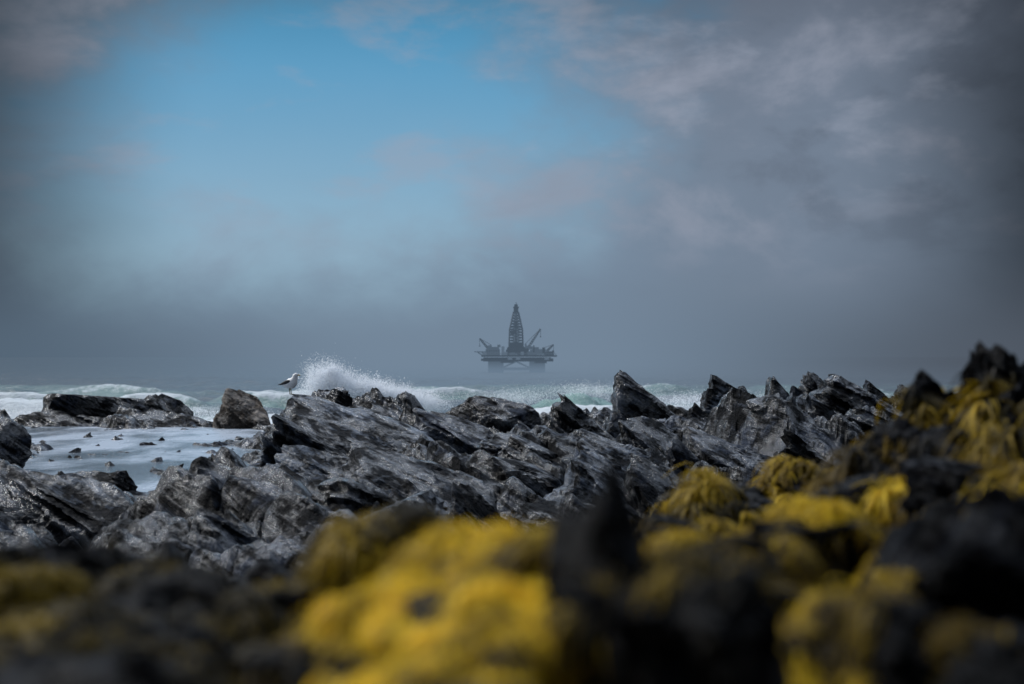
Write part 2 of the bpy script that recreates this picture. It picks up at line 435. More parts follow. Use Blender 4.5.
def weed_on(p, f, n, length, width, seed, cover=0.5, mat=WEED, label='', bright=1.0, top_only=-0.1, ext=None, dist_scale=False, sweepk=0.5, bare_top=0.0):
    rg = np.random.RandomState(seed)
    a, b_, c = p[f[:, 0]], p[f[:, 1]], p[f[:, 2]]
    nn = np.cross(b_ - a, c - a); ar = np.linalg.norm(nn, axis=1) + 1e-12
    nn = nn / ar[:, None]; cen = (a + b_ + c) / 3
    ds = cen[:, 1] if dist_scale else np.ones(len(cen))
    if ext is None: ext = np.linalg.norm(p.max(0) - p.min(0)) / 7.0
    msk = fbm(cen / ext + seed, 5, seed, 0.6)
    Lf = length * ds
    lum = fbm(cen / (length * np.mean(ds)) * 0.35 + seed * 2.0, 3, seed + 3)
    wgt = ar * (nn[:, 2] > top_only) * sstep(1 - cover - 0.03, 1 - cover + 0.08, msk) * (0.05 + sstep(0.40, 0.6, lum))
    zr = (cen[:, 2] - p[:, 2].min()) / (p[:, 2].max() - p[:, 2].min())
    if dist_scale: wgt = wgt / ds ** 2
    else: wgt = wgt * (zr > 0.2) * (zr < 1.0 - bare_top)
    if wgt.sum() <= 0: return
    idx = rg.choice(len(f), n, p=wgt / wgt.sum())
    r1 = rg.rand(n); r2 = rg.rand(n); sw = r1 + r2 > 1; r1[sw] = 1 - r1[sw]; r2[sw] = 1 - r2[sw]
    P0 = a[idx] + (b_[idx] - a[idx]) * r1[:, None] + (c[idx] - a[idx]) * r2[:, None]
    N = nn[idx]; Lm = sstep(0.40, 0.62, lum[idx])
    down = np.array([0, 0, -1.0])
    T = down - (N @ down)[:, None] * N
    rnd = rg.normal(size=(n, 3)) * sweepk
    sweep = rnd + sweepk * np.stack([vn(P0, length * np.mean(ds), seed + i) for i in (1, 2, 3)], 1)
    sweep -= (sweep * N).sum(1)[:, None] * N
    D = T * 1.3 + sweep; D /= np.linalg.norm(D, axis=1)[:, None] + 1e-6
    ln = Lf[idx] * rg.uniform(0.35, 1.3, n) * (0.5 + 0.7 * Lm)
    side = np.cross(D, N); side /= np.linalg.norm(side, axis=1)[:, None] + 1e-6
    K = 4; rows = []; tint = []
    big = fbm(P0 / (ext * 0.9) + 31.0, 3, seed + 8)
    strand = vnoise(P0 / (length * np.mean(ds) * 0.35) + 7.0, seed + 12)
    base_t = rg.uniform(-0.2, 0.2, n) + 0.5 * (Lm - 0.70) + 1.9 * (big - 0.53) + 0.8 * (strand - 0.5)
    wd = width * ds[idx] * rg.uniform(0.6, 1.4, n)
    curl = rg.normal(size=n) * 0.35
    for k in range(K + 1):
        t = k / K
        lift = (0.05 + (0.12 + 0.26 * Lm) * math.sin(math.pi * min(1, t * 0.9 + 0.05)) ** 0.8) * ln
        cpt = P0 + D * (ln * t)[:, None] + N * lift[:, None] + down * (ln * 0.40 * t * t)[:, None] + side * (curl * ln * t * t)[:, None]
        wk = wd * (1 - 0.75 * t)
        rows.append(np.stack([cpt - side * wk[:, None] / 2, cpt + side * wk[:, None] / 2], 1))
        tt = np.clip(0.06 + 0.60 * math.sin(math.pi * min(1, 0.15 + 0.6 * t)) + base_t, 0, 1) * bright
        tint.append(np.stack([tt, tt], 1))
    V = np.stack(rows, 1)
    Tn = np.stack(tint, 1)
    base = (np.arange(n) * (K + 1) * 2)[:, None]
    kk = np.arange(K)[None, :] * 2 + base
    F = np.stack([kk, kk + 1, kk + 3, kk + 2], -1).reshape(-1, 4)
    org = P0.mean(0); org[2] = P0[:, 2].min()
    me = np_mesh('seaweed', V.reshape(-1, 3) - org, F, {'tint': Tn.ravel()}, True)
    add_obj('seaweed', me, mat, loc=tuple(org), label=label, category='seaweed', kind='stuff')

YL = 'bright yellow seaweed hanging in tufts over a dark rock'
OL = 'olive brown seaweed draped over a dark rock'
DK = 'rough black rock partly covered with seaweed'
# b, e, w, d, style, strands, cover, weed, tint, height/width
fg = [
 (362, 12, 110, 7.5, 'crag', 5000, 0.48, WEED_DARK, 0.95, .9), (303, -8, 76, 7.6, 'crag', 4000, 0.48, WEED_DARK, 1.0, 1.0), (338, -14, 100, 7.3, 'round', 6500, 0.48, WEED_DARK, 1.0, .8), (282, -42, 120, 7.0, 'round', 7500, 0.46, WEED, 0.72, .6),
 (335, -72, 130, 6.0, 'round', 7500, 0.46, WEED, 0.76, .55), (245, -82, 90, 6.6, 'round', 4500, 0.48, WEED, 0.82, .5), (372, -38, 80, 6.4, 'crag', 3500, 0.47, WEED_DARK, 0.95, .9), (325, -4, 40, 7.6, 'peak', 0, 0, None, 0, 1.5), (345, 4, 46, 7.4, 'peak', 0, 0, None, 0, 1.3),
 (322, -116, 120, 4.6, 'round', 6000, 0.48, WEED, 0.78, .5), (215, -104, 120, 4.4, 'round', 7000, 0.50, WEED, 0.86, .45), (158, -86, 90, 9.0, 'slab', 3000, 0.45, WEED_DARK, 1.0, .4),
 (225, -76, 84, 10.0, 'slab', 3500, 0.48, WEED, 0.78, .4), (120, -110, 90, 6.0, 'slab', 2500, 0.45, WEED, 0.78, .5), (285, -70, 60, 9.5, 'crag', 1500, 0.45, WEED_DARK, 0.8, .5),
 (66, -70, 80, 2.3, 'cone', 0, 0, None, 0, 1.15), (72, -110, 135, 2.35, 'round', 0, 0, None, 0, .8), (112, -134, 170, 2.2, 'round', 500, 0.44, WEED_DARK, 0.9, .7),
 (18, -126, 95, 2.7, 'round', 8000, 0.55, WEED, 0.92, .5), (-30, -126, 120, 2.9, 'round', 9500, 0.57, WEED, 0.92, .5), (-75, -158, 130, 2.7, 'round', 11000, 0.58, WEED, 1.0, .5), (-130, -198, 130, 2.6, 'round', 8000, 0.56, WEED, 0.95, .5),
 (0, -164, 160, 2.4, 'round', 12000, 0.60, WEED, 1.0, .5), (-60, -205, 160, 2.3, 'round', 9000, 0.58, WEED, 1.0, .5),
 (-98, -108, 90, 4.4, 'round', 7500, 0.53, WEED_DARK, 1.0, .6), (-170, -160, 90, 3.4, 'round', 2500, 0.46, WEED_DARK, 0.8, .5),
 (-320, -124, 170, 3.6, 'round', 11000, 0.53, WEED_DARK, 0.78, .5), (-240, -150, 150, 3.4, 'round', 6500, 0.48, WEED_DARK, 0.72, .5), (-300, -184, 180, 2.8, 'round', 6500, 0.48, WEED_DARK, 0.8, .5),
 (325, -124, 130, 2.6, 'round', 0, 0.42, WEED_DARK, 0.8, .8), (285, -170, 100, 2.4, 'slab', 400, 0.40, WEED_DARK, 1.0, .8), (340, -190, 110, 2.3, 'round', 900, 0.45, WEED, 0.8, .7),
 (205, -146, 150, 3.0, 'round', 11000, 0.54, WEED, 0.92, .5), (155, -124, 90, 3.6, 'round', 5500, 0.51, WEED, 0.82, .5), (195, -197, 140, 2.5, 'round', 6500, 0.50, WEED, 0.88, .6),
]
for i, (b_, e_, w_, d_, st, ns, cov, wm, br, hw) in enumerate(fg):
    X = b_ * d_ / 1000; W = w_ * d_ / 1000
    top = EYE + e_ * d_ / 1000
    base = min(top - hw * W, gh(X, d_) - 0.02)
    base = max(base, top - 1.3 * hw * W)
    o, p, f = put_rock(b_, e_, w_, d_, st, ROCK_NEAR, 1.0, seed=300 + i, base=base, rough=0.05 if st == 'cone' else 0.16, label=DK if ns else 'bare black pointed rock' if st in ('peak', 'cone') else 'bare rough black rock')
    if ns:
        hang = b_ > 270 and d_ > 5.5
        weed_on(p, f, ns, (0.030 if hang else 0.018) * d_ + 0.008, 0.0016 * d_ + 0.001, 500 + i, cov, wm, YL if wm is WEED else OL, br, top_only=-0.6 if hang else -0.2, sweepk=0.22 if hang else 0.4, bare_top=0.13 if hang else 0.0)
GT = np.concatenate([GF[:, [0, 1, 2]], GF[:, [0, 2, 3]]])
gy_ = GV[GT[:, 0]][:, 1]; gb_ = GV[GT[:, 0]][:, 0] / gy_
for (b0, b1, y0, y1, n, cov, wm, br, lb) in [
    (-0.42, -0.15, 1.6, 5.5, 16000, 0.48, WEED_DARK, 0.8, 'olive brown seaweed mat on the rocky shore'), (-0.15, 0.05, 1.6, 6.0, 28000, 0.56, WEED, 0.95, 'bright yellow seaweed mat on the rocky shore'),
    (0.10, 0.28, 1.9, 6.5, 28000, 0.53, WEED, 0.88, 'yellow seaweed mat on the rocky shore'), (0.28, 0.46, 1.9, 7.0, 16000, 0.48, WEED, 0.75, 'golden seaweed mat on the rocky shore'),
    (0.09, 0.40, 6.5, 14, 24000, 0.48, WEED, 0.78, 'patchy yellow seaweed mat on the rocky bank')]:
    k = (gy_ > y0) & (gy_ < y1) & (gb_ > b0) & (gb_ < b1)
    weed_on(GV, GT[k], n, 0.018, 0.0020, 900 + n % 97, cov, wm, lb, br, ext=0.10 * (y0 + y1) / 2, dist_scale=True)

# ------------------------------------------------------------------ breaking wave spray
m_spray, nt, b = new_mat('spray')
b.inputs['Base Color'].default_value = (0.93, 0.95, 0.97, 1); b.inputs['Roughness'].default_value = 0.9
tr = nt.n('ShaderNodeBsdfTranslucent'); tr.inputs[0].default_value = (0.95, 0.97, 1.0, 1)
mx = nt.n('ShaderNodeMixShader'); mx.inputs[0].default_value = 0.5
nt.t.links.new(b.outputs[0], mx.inputs[1]); nt.t.links.new(tr.outputs[0], mx.inputs[2]); nt.t.links.new(mx.outputs[0], nt.t.nodes['Material Output'].inputs[0])
def spray(cx, cy, z0, comps, seed, label, size=(0.012, 0.045)):
    rg = np.random.RandomState(seed); pts = []
    for (dx, dz, sx, sz, n, lean) in comps:
        q = rg.normal(size=(n, 3)) * [sx, sx * 0.5, sz]
        q[:, 0] += lean * q[:, 2]
        ang = fbm(q * 1.2 + seed, 4, seed)
        keep = rg.rand(n) < sstep(0.34, 0.62, ang) + 0.15
        pts.append((q + [dx, 0, dz])[keep])
    P = np.concatenate(pts); n = len(P)
    s = rg.uniform(*size, n) * (0.6 + rg.rand(n) ** 3)
    R_ = rg.normal(size=(n, 3, 3)); R_ /= np.linalg.norm(R_, axis=2)[:, :, None]
    V = P[:, None, :] + R_ * s[:, None, None] * 1.3
    F = np.arange(n * 3).reshape(-1, 3)
    me = np_mesh('wave_spray', V.reshape(-1, 3), F, None, False)
    add_obj('wave_spray', me, m_spray, loc=(cx, cy, z0), label=label, category='wave', kind='stuff')
spray(-13.4, 106, 2.3, [(-0.2, 1.5, 0.75, 0.72, 190000, -0.2), (-0.8, 0.8, 0.7, 0.6, 60000, 0), (1.9, 1.2, 0.95, 0.5, 170000, -0.5), (3.8, 0.8, 1.1, 0.45, 170000, -0.6), (0.0, 2.6, 0.5, 0.3, 14000, 0), (5.8, 0.3, 1.1, 0.38, 100000, 0)], 3,
      'tall plume of white sea spray bursting over the rocks', (0.012, 0.042))
spray(-27, 112, 1.3, [(0, 0.3, 3.5, 0.26, 26000, 0)], 4, 'low white surf breaking along the rocks')
spray(-39, 110, 1.3, [(0, 0.3, 4.0, 0.28, 32000, 0)], 6, 'low white surf breaking along the rocks')
spray(4, 150, 1.2, [(-4, 0.5, 2.5, 0.45, 26000, 0), (4.5, 1.2, 2.5, 0.4, 24000, 0)], 8, 'low white surf tearing off a green wave')
spray(19, 140, 1.0, [(0, 0.7, 4.0, 0.45, 40000, 0)], 9, 'low white surf breaking along the rocks')

# ------------------------------------------------------------------ beams / boxes
def boxes_mesh(name, items):
    V = []; F = []
    for (c, s, *r) in items:
        k = len(V)
        for dx in (-.5, .5):
            for dy in (-.5, .5):
                for dz in (-.5, .5): V.append((c[0] + dx * s[0], c[1] + dy * s[1], c[2] + dz * s[2]))
        F += [[k, k + 1, k + 3, k + 2], [k + 4, k + 6, k + 7, k + 5], [k, k + 4, k + 5, k + 1], [k + 2, k + 3, k + 7, k + 6], [k, k + 2, k + 6, k + 4], [k + 1, k + 5, k + 7, k + 3]]
    return np_mesh(name, V, F)
def beams_mesh(name, segs, sides=4):
    V = []; F = []
    for (a, b_, r) in segs:
        a = Vector(a); b_ = Vector(b_); d = (b_ - a).normalized()
        u = d.orthogonal().normalized(); w = d.cross(u); k = len(V)
        for q in (a, b_):
            for i in range(sides):
                t = 2 * math.pi * (i + .5) / sides
                V.append(tuple(q + (u * math.cos(t) + w * math.sin(t)) * r))
        for i in range(sides):
            j = (i + 1) % sides; F.append([k + i, k + j, k + sides + j, k + sides + i])
        if sides == 4: F += [[k + 3, k + 2, k + 1, k], [k + 4, k + 5, k + 6, k + 7]]
    return np_mesh(name, V, F)

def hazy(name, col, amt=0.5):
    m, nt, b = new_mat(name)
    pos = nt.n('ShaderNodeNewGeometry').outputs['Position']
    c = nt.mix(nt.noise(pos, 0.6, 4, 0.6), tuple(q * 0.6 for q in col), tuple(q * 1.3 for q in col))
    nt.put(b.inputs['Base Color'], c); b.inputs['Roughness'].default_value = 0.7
    em = nt.n('ShaderNodeEmission'); em.inputs[0].default_value = (0.155, 0.222, 0.305, 1)  # aerial haze painted onto the steel as emission, thicker near the waterline
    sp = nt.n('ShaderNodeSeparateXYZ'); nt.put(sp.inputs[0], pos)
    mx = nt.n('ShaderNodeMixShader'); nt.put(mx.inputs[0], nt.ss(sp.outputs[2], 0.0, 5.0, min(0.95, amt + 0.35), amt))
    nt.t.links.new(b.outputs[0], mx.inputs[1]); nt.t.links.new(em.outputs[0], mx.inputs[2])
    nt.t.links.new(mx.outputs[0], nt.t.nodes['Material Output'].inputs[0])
    return m
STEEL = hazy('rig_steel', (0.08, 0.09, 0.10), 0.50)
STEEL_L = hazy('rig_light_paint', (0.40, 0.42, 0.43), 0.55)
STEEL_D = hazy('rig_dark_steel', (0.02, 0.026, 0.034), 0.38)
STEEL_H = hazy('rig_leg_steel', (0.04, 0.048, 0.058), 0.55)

RIGD = 568.0; U = 0.4
rig = bpy.data.objects.new('oil_rig', None); COL.objects.link(rig)
rig.location = ((516 - 512) / 1422 * RIGD, RIGD, 0.0)
rig["label"] = 'offshore drilling rig with tall derrick and cranes standing in misty sea'; rig["category"] = 'oil rig'
def R(name, me, mat, parent=rig, label=None): return add_obj(name, me, mat, parent=parent, label=label)
def us(*a): return tuple(q * U for q in a)
def BX(items): return [(us(*c), us(*s)) for c, s in items]
colm = None
for (cx, cy) in ((-20, -20), (21, -20), (-20, 20), (21, 20)):
    if colm is None:
        bm = bmesh.new(); bmesh.ops.create_cube(bm, size=1); bmesh.ops.scale(bm, vec=us(15, 13, 16), verts=bm.verts)
        bmesh.ops.bevel(bm, geom=[e for e in bm.edges if abs(e.verts[0].co.z - e.verts[1].co.z) > 0.1], offset=1.1, segments=4, affect='EDGES')
        colm = bpy.data.meshes.new('column'); bm.to_mesh(colm); bm.free(); colm.materials.append(STEEL_H)
    add_obj('column', colm, None, loc=us(cx, cy, 3), parent=rig)
R('brace', beams_mesh('brace', [(us(-21, -20, 3), us(21, -20, 3), 0.5), (us(-21, 20, 3), us(21, 20, 3), 0.5), (us(-14, -20, 4), us(0, -20, 10.5), 0.3), (us(14, -20, 4), us(0, -20, 10.5), 0.3),
                                (us(-21, -20, 3), us(-21, 20, 3), 0.4), (us(21, -20, 3), us(21, 20, 3), 0.4)]), STEEL_H)
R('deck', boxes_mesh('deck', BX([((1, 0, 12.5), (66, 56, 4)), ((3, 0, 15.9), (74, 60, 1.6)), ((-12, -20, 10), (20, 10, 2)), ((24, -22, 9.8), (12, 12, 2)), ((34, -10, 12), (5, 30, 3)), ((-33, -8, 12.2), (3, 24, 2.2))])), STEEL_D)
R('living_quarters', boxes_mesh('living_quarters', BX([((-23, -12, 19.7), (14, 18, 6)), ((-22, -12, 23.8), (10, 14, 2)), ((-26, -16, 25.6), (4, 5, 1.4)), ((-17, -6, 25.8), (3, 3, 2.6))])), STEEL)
wm_ = boxes_mesh('window', BX([((0, 0, 0), (1.1, 0.3, 0.9))]))
wm_.materials.append(STEEL_D)
for r_ in range(2):
    for i in range(6): add_obj('window', wm_, None, loc=us(-28.4 + i * 2.2, -21.2, 18.6 + r_ * 2.4), parent=rig)
R('drill_floor', boxes_mesh('drill_floor', BX([((0, 0, 19.5), (20, 20, 5.6)), ((0, 0, 23.2), (14, 14, 1.6)), ((-7, -9, 23.2), (4, 3, 2.6)), ((8, -9, 23.4), (3, 3, 3))])), STEEL_D)
mods = [((20, -10, 19.4), (12, 20, 5.4)), ((23, 10.5, 20), (14, 12, 6)), ((31, -14, 18.3), (7, 12, 3.2)), ((12.5, -24, 18.5), (3, 6, 3.6)), ((-11, -18, 18.3), (5, 7, 3.2)), ((27.5, -5, 21.4), (2.6, 4, 6)), ((15, 2, 24), (4, 6, 3)), ((-31, -18, 18), (4, 8, 2.6)), ((34, 4, 18.6), (5, 8, 3.8)), ((20, -12, 23.4), (5, 5, 2.4)), ((-13, -2, 21), (3, 4, 9)), ((36.5, -20, 19), (1.6, 3, 5)), ((-3, -27, 18), (5, 3, 2.6)), ((6, -27, 18.4), (3, 3, 3.4)), ((17.5, -19.5, 22.9), (1.2, 1.2, 7))]
for i, (c, s_) in enumerate(mods):
    R('machinery_module', boxes_mesh('machinery_module', [((0, 0, 0), us(*s_))]), (STEEL, STEEL_L, STEEL_D)[i % 3]).location = us(*c)
for x0 in (-6, 21):
    R('pipe_rack', boxes_mesh('pipe_rack', BX([((x0 + i * 0.78, -22.5, 17.3 + 0.35 * math.sin(i * 1.9)), (0.8, 5, 0.8)) for i in range(10)])), STEEL_L)
bm = bmesh.new(); bmesh.ops.create_cone(bm, cap_ends=True, segments=8, radius1=7 * U, radius2=7.6 * U, depth=1.0 * U)
hm = bpy.data.meshes.new('helideck'); bm.to_mesh(hm); bm.free()
add_obj('helideck', hm, STEEL, loc=us(-34, -6, 20), parent=rig)
R('helideck_support', beams_mesh('helideck_support', [(us(-34, -8, 19.5), us(-30, -8, 16), 0.18), (us(-38, -6, 19.5), us(-31, -6, 15), 0.18), (us(-33, -2, 19.5), us(-30, -2, 16), 0.18)]), STEEL_D)
seg = []
for s_ in range(31):
    xx = -33 + s_ * 2.4; seg.append((us(xx, -30, 16.7), us(xx, -30, 18.6), 0.06))
seg += [(us(-33, -30, 18.6), us(39, -30, 18.6), 0.07), (us(-33, -30, 17.7), us(39, -30, 17.7), 0.05)]
R('railing', beams_mesh('railing', seg), STEEL)
def lattice(levels, r_leg, r_br):
    sg = []
    for (z0, h0), (z1, h1) in zip(levels[:-1], levels[1:]):
        c0 = [(-h0, -h0), (h0, -h0), (h0, h0), (-h0, h0)]; c1 = [(-h1, -h1), (h1, -h1), (h1, h1), (-h1, h1)]
        for i in range(4):
            j = (i + 1) % 4
            sg.append((us(*c0[i], z0), us(*c1[i], z1), r_leg)); sg.append((us(*c0[i], z0), us(*c0[j], z0), r_br))
            sg.append((us(*c0[i], z0), us(*c1[j], z1), r_br)); sg.append((us(*c0[j], z0), us(*c1[i], z1), r_br))
    return sg
lev = [(23 + i * 2.77, 7.0 - 0.10 * i if i < 8 else 6.3 - 0.62 * (i - 7)) for i in range(14)]
derrick = R('derrick', beams_mesh('derrick', lattice(lev, 0.30, 0.12)), STEEL_D)
R('wind_wall', boxes_mesh('wind_wall', BX([((0, 0, 26.8), (12.6, 12.6, 5.4)), ((-3.0, 0, 39.5), (5, 9, 3.4)), ((0, 0, 44.6), (10.6, 10.6, 1.0)), ((0, 0, 35), (1.6, 1.6, 20))])), STEEL_D, derrick)
R('crown_block', boxes_mesh('crown_block', BX([((0, 0, 59.4), (6.4, 6.4, 1)), ((0, 0, 61.8), (4.6, 4.6, 4)), ((0, 0, 64.4), (5.6, 5.6, 1.4)), ((0, 0, 66.2), (3.4, 3.4, 2.6)), ((0.3, 0, 68.4), (0.6, 0.6, 2.6))])), STEEL_D, derrick)
R('travelling_block', boxes_mesh('travelling_block', BX([((0, 0, 48), (2.6, 2.6, 5)), ((0, 0, 54), (0.9, 0.9, 12))])), STEEL_D, derrick)
def crane(x0, y0, z0, x1, z1, hgt, name='crane'):
    c = bpy.data.objects.new(name, None); COL.objects.link(c); c.parent = rig; c.location = us(x0, y0, z0)
    add_obj('crane_pedestal', boxes_mesh('crane_pedestal', BX([((0, 0, hgt / 2), (3, 3, hgt))])), STEEL_D, parent=c)
    add_obj('crane_cab', boxes_mesh('crane_cab', BX([((0, 0, hgt + 1.2), (4.6, 4, 2.6)), ((-1.6 * np.sign(x1), 0, hgt + 3.4), (1.6, 2, 2.6))])), STEEL, parent=c)
    a = Vector((np.sign(x1) * 1.5, 0, hgt + 1.6)); b_ = Vector((x1, 0, z1)); n = 9; sg = []
    dd = (b_ - a); up = Vector((-dd.z, 0, dd.x)).normalized() * 0.9
    pr = None
    for i in range(n + 1):
        q = a + dd * i / n; tp = 1 - 0.5 * i / n
        pts = [q + up * tp + Vector((0, .8 * tp, 0)), q + up * tp - Vector((0, .8 * tp, 0)), q - up * tp + Vector((0, .8 * tp, 0)), q - up * tp - Vector((0, .8 * tp, 0))]
        if pr:
            for m_ in range(4): sg.append((us(*pr[m_]), us(*pts[m_]), 0.15))
            sg.append((us(*pr[0]), us(*pts[2]), 0.10)); sg.append((us(*pr[3]), us(*pts[1]), 0.10))
        pr = pts
    add_obj('boom', beams_mesh('boom', sg), STEEL_D, parent=c)
    top = Vector((-1.6 * np.sign(x1), 0, hgt + 4.8))
    add_obj('hoist_cable', beams_mesh('hoist_cable', [(us(*top), us(*b_), 0.09), (us(*b_), us(b_.x, 0, b_.z - 7), 0.08), (us(b_.x, 0, b_.z - 7), us(b_.x, 0, b_.z - 8.2), 0.25)]), STEEL_D, parent=c)
crane(11, -24, 16.5, 13, 26, 7)
crane(-27, 10, 16.5, -9.5, 17, 6)
crane(30, 19, 16.5, 8, 11, 3)
for lx in (-6, 2, 30):
    bm = bmesh.new(); bmesh.ops.create_icosphere(bm, subdivisions=2, radius=1); bmesh.ops.scale(bm, vec=us(2.6, 1.1, 1.1), verts=bm.verts)
    for v_ in bm.verts:
        if v_.co.z < -0.25: v_.co.z = -0.25 - (abs(v_.co.z) - 0.25) * 0.5
    lm = bpy.data.meshes.new('lifeboat'); bm.to_mesh(lm); bm.free()
    add_obj('lifeboat', lm, STEEL_L, loc=us(lx, -29.5, 13), parent=rig)

# ------------------------------------------------------------------ gull
def pmat(name, c, r=0.6):
    m, nt, b = new_mat(name)
    pos = nt.n('ShaderNodeTexCoord').outputs['Object']
    nt.put(b.inputs['Base Color'], nt.mix(nt.noise(pos, 60, 3), tuple(q * 0.9 for q in c), c)); b.inputs['Roughness'].default_value = r
    return m
WHITE = pmat('white_feathers', (0.95, 0.95, 0.95)); BLACK = pmat('slate_feathers', (0.022, 0.024, 0.028)); YEL = pmat('yellow_bill', (0.6, 0.4, 0.04)); LEG = pmat('leg_skin', (0.3, 0.28, 0.16)); EYEM = pmat('eye', (0.01, 0.01, 0.01), 0.2)
def loft(name, rings, seg=20, fat=1.0):
    V = []; F = []; C = [Vector(r[0]) for r in rings]
    for i, (c, ry, rp) in enumerate(rings):
        t = (C[min(i + 1, len(C) - 1)] - C[max(i - 1, 0)]).normalized()
        up = Vector((-t.z, 0, t.x))
        for s_ in range(seg):
            a = 2 * math.pi * s_ / seg
            V.append(tuple(C[i] + (Vector((0, 1, 0)) * math.cos(a) * ry + up * math.sin(a) * rp) * fat))
    n = len(rings)
    for i in range(n - 1):
        for s_ in range(seg):
            j = (s_ + 1) % seg; F.append([i * seg + s_, i * seg + j, (i + 1) * seg + j, (i + 1) * seg + s_])
    bm = bmesh.new(); vs = [bm.verts.new(v) for v in V]
    for q in F: bm.faces.new([vs[k] for k in q])
    bm.faces.new(vs[:seg]); bm.faces.new(vs[-seg:][::-1])
    bmesh.ops.recalc_face_normals(bm, faces=bm.faces)
    me = bpy.data.meshes.new(name); bm.to_mesh(me); bm.free()
    me.polygons.foreach_set('use_smooth', [True] * len(me.polygons))
    return me
tp = gullrock[gullrock[:, 2].argmax()]
gx, gy, gz = tp[0], tp[1], tp[2] - 0.012
print('GULL at', tp, 'ground', gh(gx, gy))
gull = bpy.data.objects.new('seagull', None); COL.objects.link(gull); gull.location = (gx, gy, gz); gull.scale = (1.36,) * 3
gull.rotation_euler = (0, 0, math.radians(-18))
gull["label"] = 'black backed white seagull standing on a dark rock'; gull["category"] = 'seagull'
LZ = -0.045
body = loft('body', [((-0.22, 0, 0.245 + LZ), 0.02, 0.006), ((-0.18, 0, 0.253 + LZ), 0.04, 0.024), ((-0.12, 0, 0.258 + LZ), 0.067, 0.060), ((-0.05, 0, 0.268 + LZ), 0.092, 0.098), ((0.02, 0, 0.288 + LZ), 0.102, 0.116),
                     ((0.075, 0, 0.33 + LZ), 0.090, 0.100), ((0.098, 0, 0.38 + LZ), 0.066, 0.074), ((0.110, 0, 0.415 + LZ), 0.055, 0.058), ((0.124, 0, 0.450 + LZ), 0.054, 0.060), ((0.150, 0, 0.472 + LZ), 0.048, 0.048), ((0.180, 0, 0.476 + LZ), 0.029, 0.028), ((0.193, 0, 0.476 + LZ), 0.008, 0.008)], 20, 1.08)
add_obj('body', body, WHITE, parent=gull)
add_obj('beak', loft('beak', [((0.183, 0, 0.475 + LZ), 0.013, 0.015), ((0.22, 0, 0.471 + LZ), 0.009, 0.013), ((0.245, 0, 0.463 + LZ), 0.003, 0.006), ((0.25, 0, 0.455 + LZ), 0.001, 0.002)], 10), YEL, parent=gull)
for sy in (-1, 1):
    w = loft('wing', [((0.035, sy * 0.092, 0.345 + LZ), 0.018, 0.016), ((0.0, sy * 0.099, 0.332 + LZ), 0.022, 0.038), ((-0.06, sy * 0.090, 0.313 + LZ), 0.022, 0.046), ((-0.14, sy * 0.062, 0.290 + LZ), 0.02, 0.036), ((-0.22, sy * 0.03, 0.268 + LZ), 0.013, 0.020), ((-0.30, sy * 0.012, 0.252 + LZ), 0.004, 0.006)])
    add_obj('wing', w, BLACK, parent=gull)
    lg = beams_mesh('leg', [((0.01, sy * 0.035, 0.17), (-0.005, sy * 0.035, 0.09), 0.014), ((-0.005, sy * 0.035, 0.09), (0.01, sy * 0.035, 0.0), 0.010),
                            ((0.01, sy * 0.035, 0.005), (0.07, sy * 0.035 - 0.02, 0.002), 0.007), ((0.01, sy * 0.035, 0.005), (0.075, sy * 0.035, 0.002), 0.007), ((0.01, sy * 0.035, 0.005), (0.07, sy * 0.035 + 0.02, 0.002), 0.007)], 6)
    add_obj('leg', lg, LEG, parent=gull)
    bm = bmesh.new(); bmesh.ops.create_icosphere(bm, subdivisions=2, radius=0.008); em_ = bpy.data.meshes.new('eye'); bm.to_mesh(em_); bm.free()
    add_obj('eye', em_, EYEM, loc=(0.156, sy * 0.049, 0.480 + LZ), parent=gull)

# ------------------------------------------------------------------ world
W = bpy.data.worlds.new("World"); S.world = W; W.use_nodes = True
nt = NT(W.node_tree); bg = W.node_tree.nodes['Background']
SUN_EL, SUN_AZ = math.radians(44), math.radians(-62)
sky = nt.n('ShaderNodeTexSky', sky_type='NISHITA'); sky.sun_disc = False; sky.sun_elevation = SUN_EL; sky.sun_rotation = SUN_AZ
tc = nt.n('ShaderNodeTexCoord').outputs['Generated']
sp = nt.n('ShaderNodeSeparateXYZ'); nt.put(sp.inputs[0], tc)
ax, el = sp.outputs[0], sp.outputs[2]
n_big = nt.noise(nt.mapping(tc, (1, 1, 1.6)), 4.0, 4, 0.5, 0.2)
n_mid = nt.noise(nt.mapping(tc, (1, 1, 1.7), (0, 0.35, 0)), 9.0, 9, 0.56, 0.2)
base = nt.ramp(el, [(0.0, (0.172, 0.238, 0.320)), (0.06, (0.185, 0.258, 0.35)), (0.14, (0.20, 0.285, 0.385)), (0.26, (0.13, 0.19, 0.26)), (0.42, (0.75, 0.88, 1.10)), (1.0, (0.9, 1.05, 1.3))])  # upper stops brightened above the view to light the rocks
u = nt.m('ADD', nt.m('ADD', ax, 0.125), nt.m('MULTIPLY', nt.m('SUBTRACT', el, 0.15), -0.6))
du = nt.m('DIVIDE', u, 0.21); dv = nt.m('DIVIDE', nt.m('SUBTRACT', el, 0.160), 0.16)
rr = nt.m('SQRT', nt.m('ADD', nt.m('MULTIPLY', du, du), nt.m('MULTIPLY', dv, dv)))
hole = nt.ss(nt.m('ADD', rr, nt.m('ADD', nt.m('MULTIPLY', nt.m('SUBTRACT', n_big, 0.5), 1.0), nt.m('MULTIPLY', nt.m('SUBTRACT', n_mid, 0.5), 1.3))), 0.42, 1.2, 1.0, 0.0)
skyc = nt.mix(1.0, sky.outputs[0], (0.08, 0.08, 0.08), 'MULTIPLY')
blue = nt.mix(nt.ss(el, 0.05, 0.24), (0.28, 0.45, 0.59), (0.075, 0.325, 0.56))
blue = nt.mix(0.10, blue, skyc)
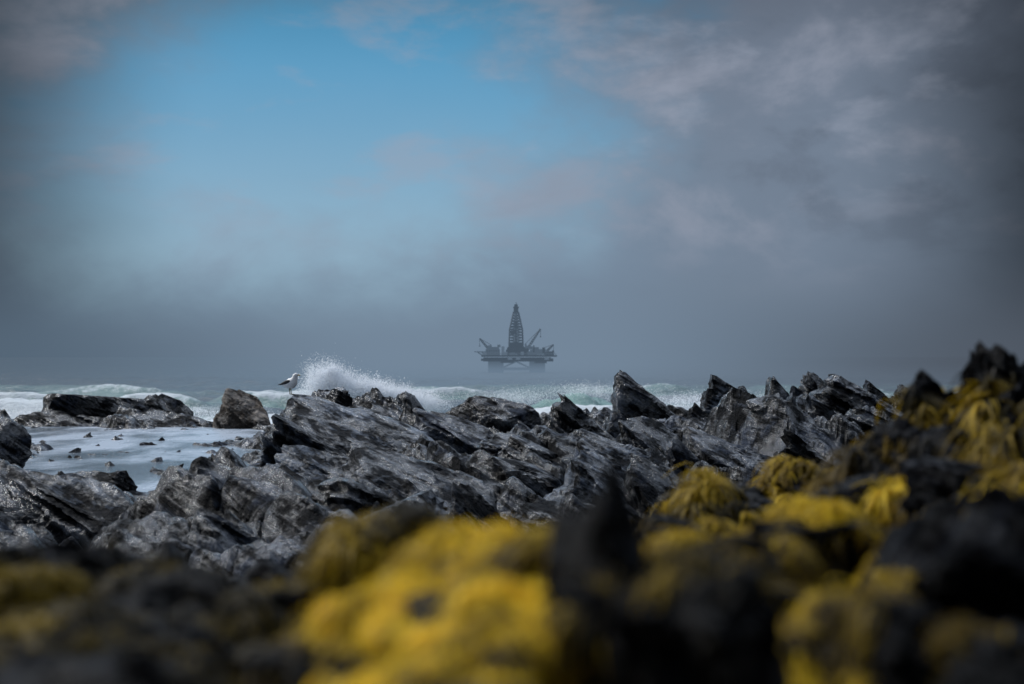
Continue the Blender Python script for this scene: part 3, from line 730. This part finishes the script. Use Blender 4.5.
right = nt.ss(nt.m('ADD', ax, nt.m('MULTIPLY', nt.m('SUBTRACT', n_big, 0.5), 0.25)), -0.04, 0.16)
col = nt.mix(nt.m('MULTIPLY', right, nt.ss(el, 0.28, 0.4, 0.8, 0.0)), base, nt.mix(nt.ss(el, 0.0, 0.3), (0.168, 0.215, 0.285), (0.160, 0.188, 0.25)))
puff = nt.m('MULTIPLY', nt.ss(n_mid, 0.48, 0.66), nt.ss(el, 0.03, 0.11))
col = nt.mix(nt.m('MULTIPLY', puff, nt.ss(el, 0.28, 0.40, 0.62, 0.0)), col, (0.300, 0.330, 0.41))
dk = nt.m('MULTIPLY', nt.ss(n_mid, 0.47, 0.34), nt.ss(el, 0.03, 0.11))
col = nt.mix(nt.m('MULTIPLY', dk, nt.ss(el, 0.28, 0.40, 0.42, 0.0)), col, (0.10, 0.125, 0.17))
col = nt.mix(nt.m('MULTIPLY', hole, nt.ss(el, 0.28, 0.45, 0.95, 0.0)), col, blue)
wisps = nt.m('MULTIPLY', nt.ss(nt.noise(nt.mapping(tc, (1, 1, 2.4), (0, 0.3, 0), (3, 1, 2)), 11.0, 9, 0.55, 0.2), 0.52, 0.70), 0.5)
wisps = nt.m('MULTIPLY', wisps, nt.ss(el, 0.26, 0.35, 1.0, 0.0))
col = nt.mix(nt.m('MULTIPLY', wisps, nt.ss(el, 0.05, 0.15)), col, (0.32, 0.36, 0.45))
sd = nt.m('MULTIPLY', nt.ss(nt.m('ADD', ax, nt.m('MULTIPLY', nt.m('SUBTRACT', n_big, 0.5), 0.10)), 0.20, 0.38, 1.0, 0.20),
          nt.ss(nt.m('ADD', ax, nt.m('MULTIPLY', nt.m('SUBTRACT', n_big, 0.5), 0.10)), -0.39, -0.20, 0.20, 1.0))
tp_ = nt.ss(el, 0.19, 0.28, 1.0, 0.66)
sd = nt.m('MULTIPLY', sd, tp_)
sd = nt.m('ADD', nt.m('MULTIPLY', sd, nt.ss(el, 0.28, 0.42, 1.0, 0.0)), nt.ss(el, 0.28, 0.42, 0.0, 1.0))
# unseen sky dimmed behind the viewpoint, bright ahead, shaped to give rocks sheen
sd = nt.m('MULTIPLY', sd, nt.ss(sp.outputs[1], -0.35, 0.45, 0.30, 1.0))
cm = nt.n('ShaderNodeCombineXYZ'); [nt.put(cm.inputs[i], sd) for i in range(3)]
col = nt.mix(1.0, col, cm.outputs[0], 'MULTIPLY')
col = nt.mix(nt.m('MULTIPLY', nt.ss(el, 0.0, 0.075, 1.0, 0.0), nt.ss(sp.outputs[1], -0.3, 0.3, 0.3, 1.0)), col, mist_colour(nt, ax))
nt.put(bg.inputs[0], col); bg.inputs[1].default_value = 1.0

sun = bpy.data.lights.new('sun', 'SUN'); sun.energy = 2.8; sun.angle = math.radians(10); sun.color = (1.0, 0.98, 0.95)
so = bpy.data.objects.new('sun', sun); COL.objects.link(so)
dirv = Vector((math.sin(SUN_AZ) * math.cos(SUN_EL), math.cos(SUN_AZ) * math.cos(SUN_EL), math.sin(SUN_EL)))
so.rotation_euler = dirv.to_track_quat('Z', 'Y').to_euler(); so.location = (0, 0, 60)

# ------------------------------------------------------------------ camera
cam = bpy.data.cameras.new('camera'); co = bpy.data.objects.new('camera', cam); COL.objects.link(co)
co.location = (0, 0, EYE); co.rotation_euler = (math.radians(90.6), 0, 0)
cam.lens = 50; cam.sensor_width = 36; cam.clip_start = 0.05; cam.clip_end = 60000
cam.dof.use_dof = True; cam.dof.focus_distance = 40; cam.dof.aperture_fstop = 1.25
S.camera = co
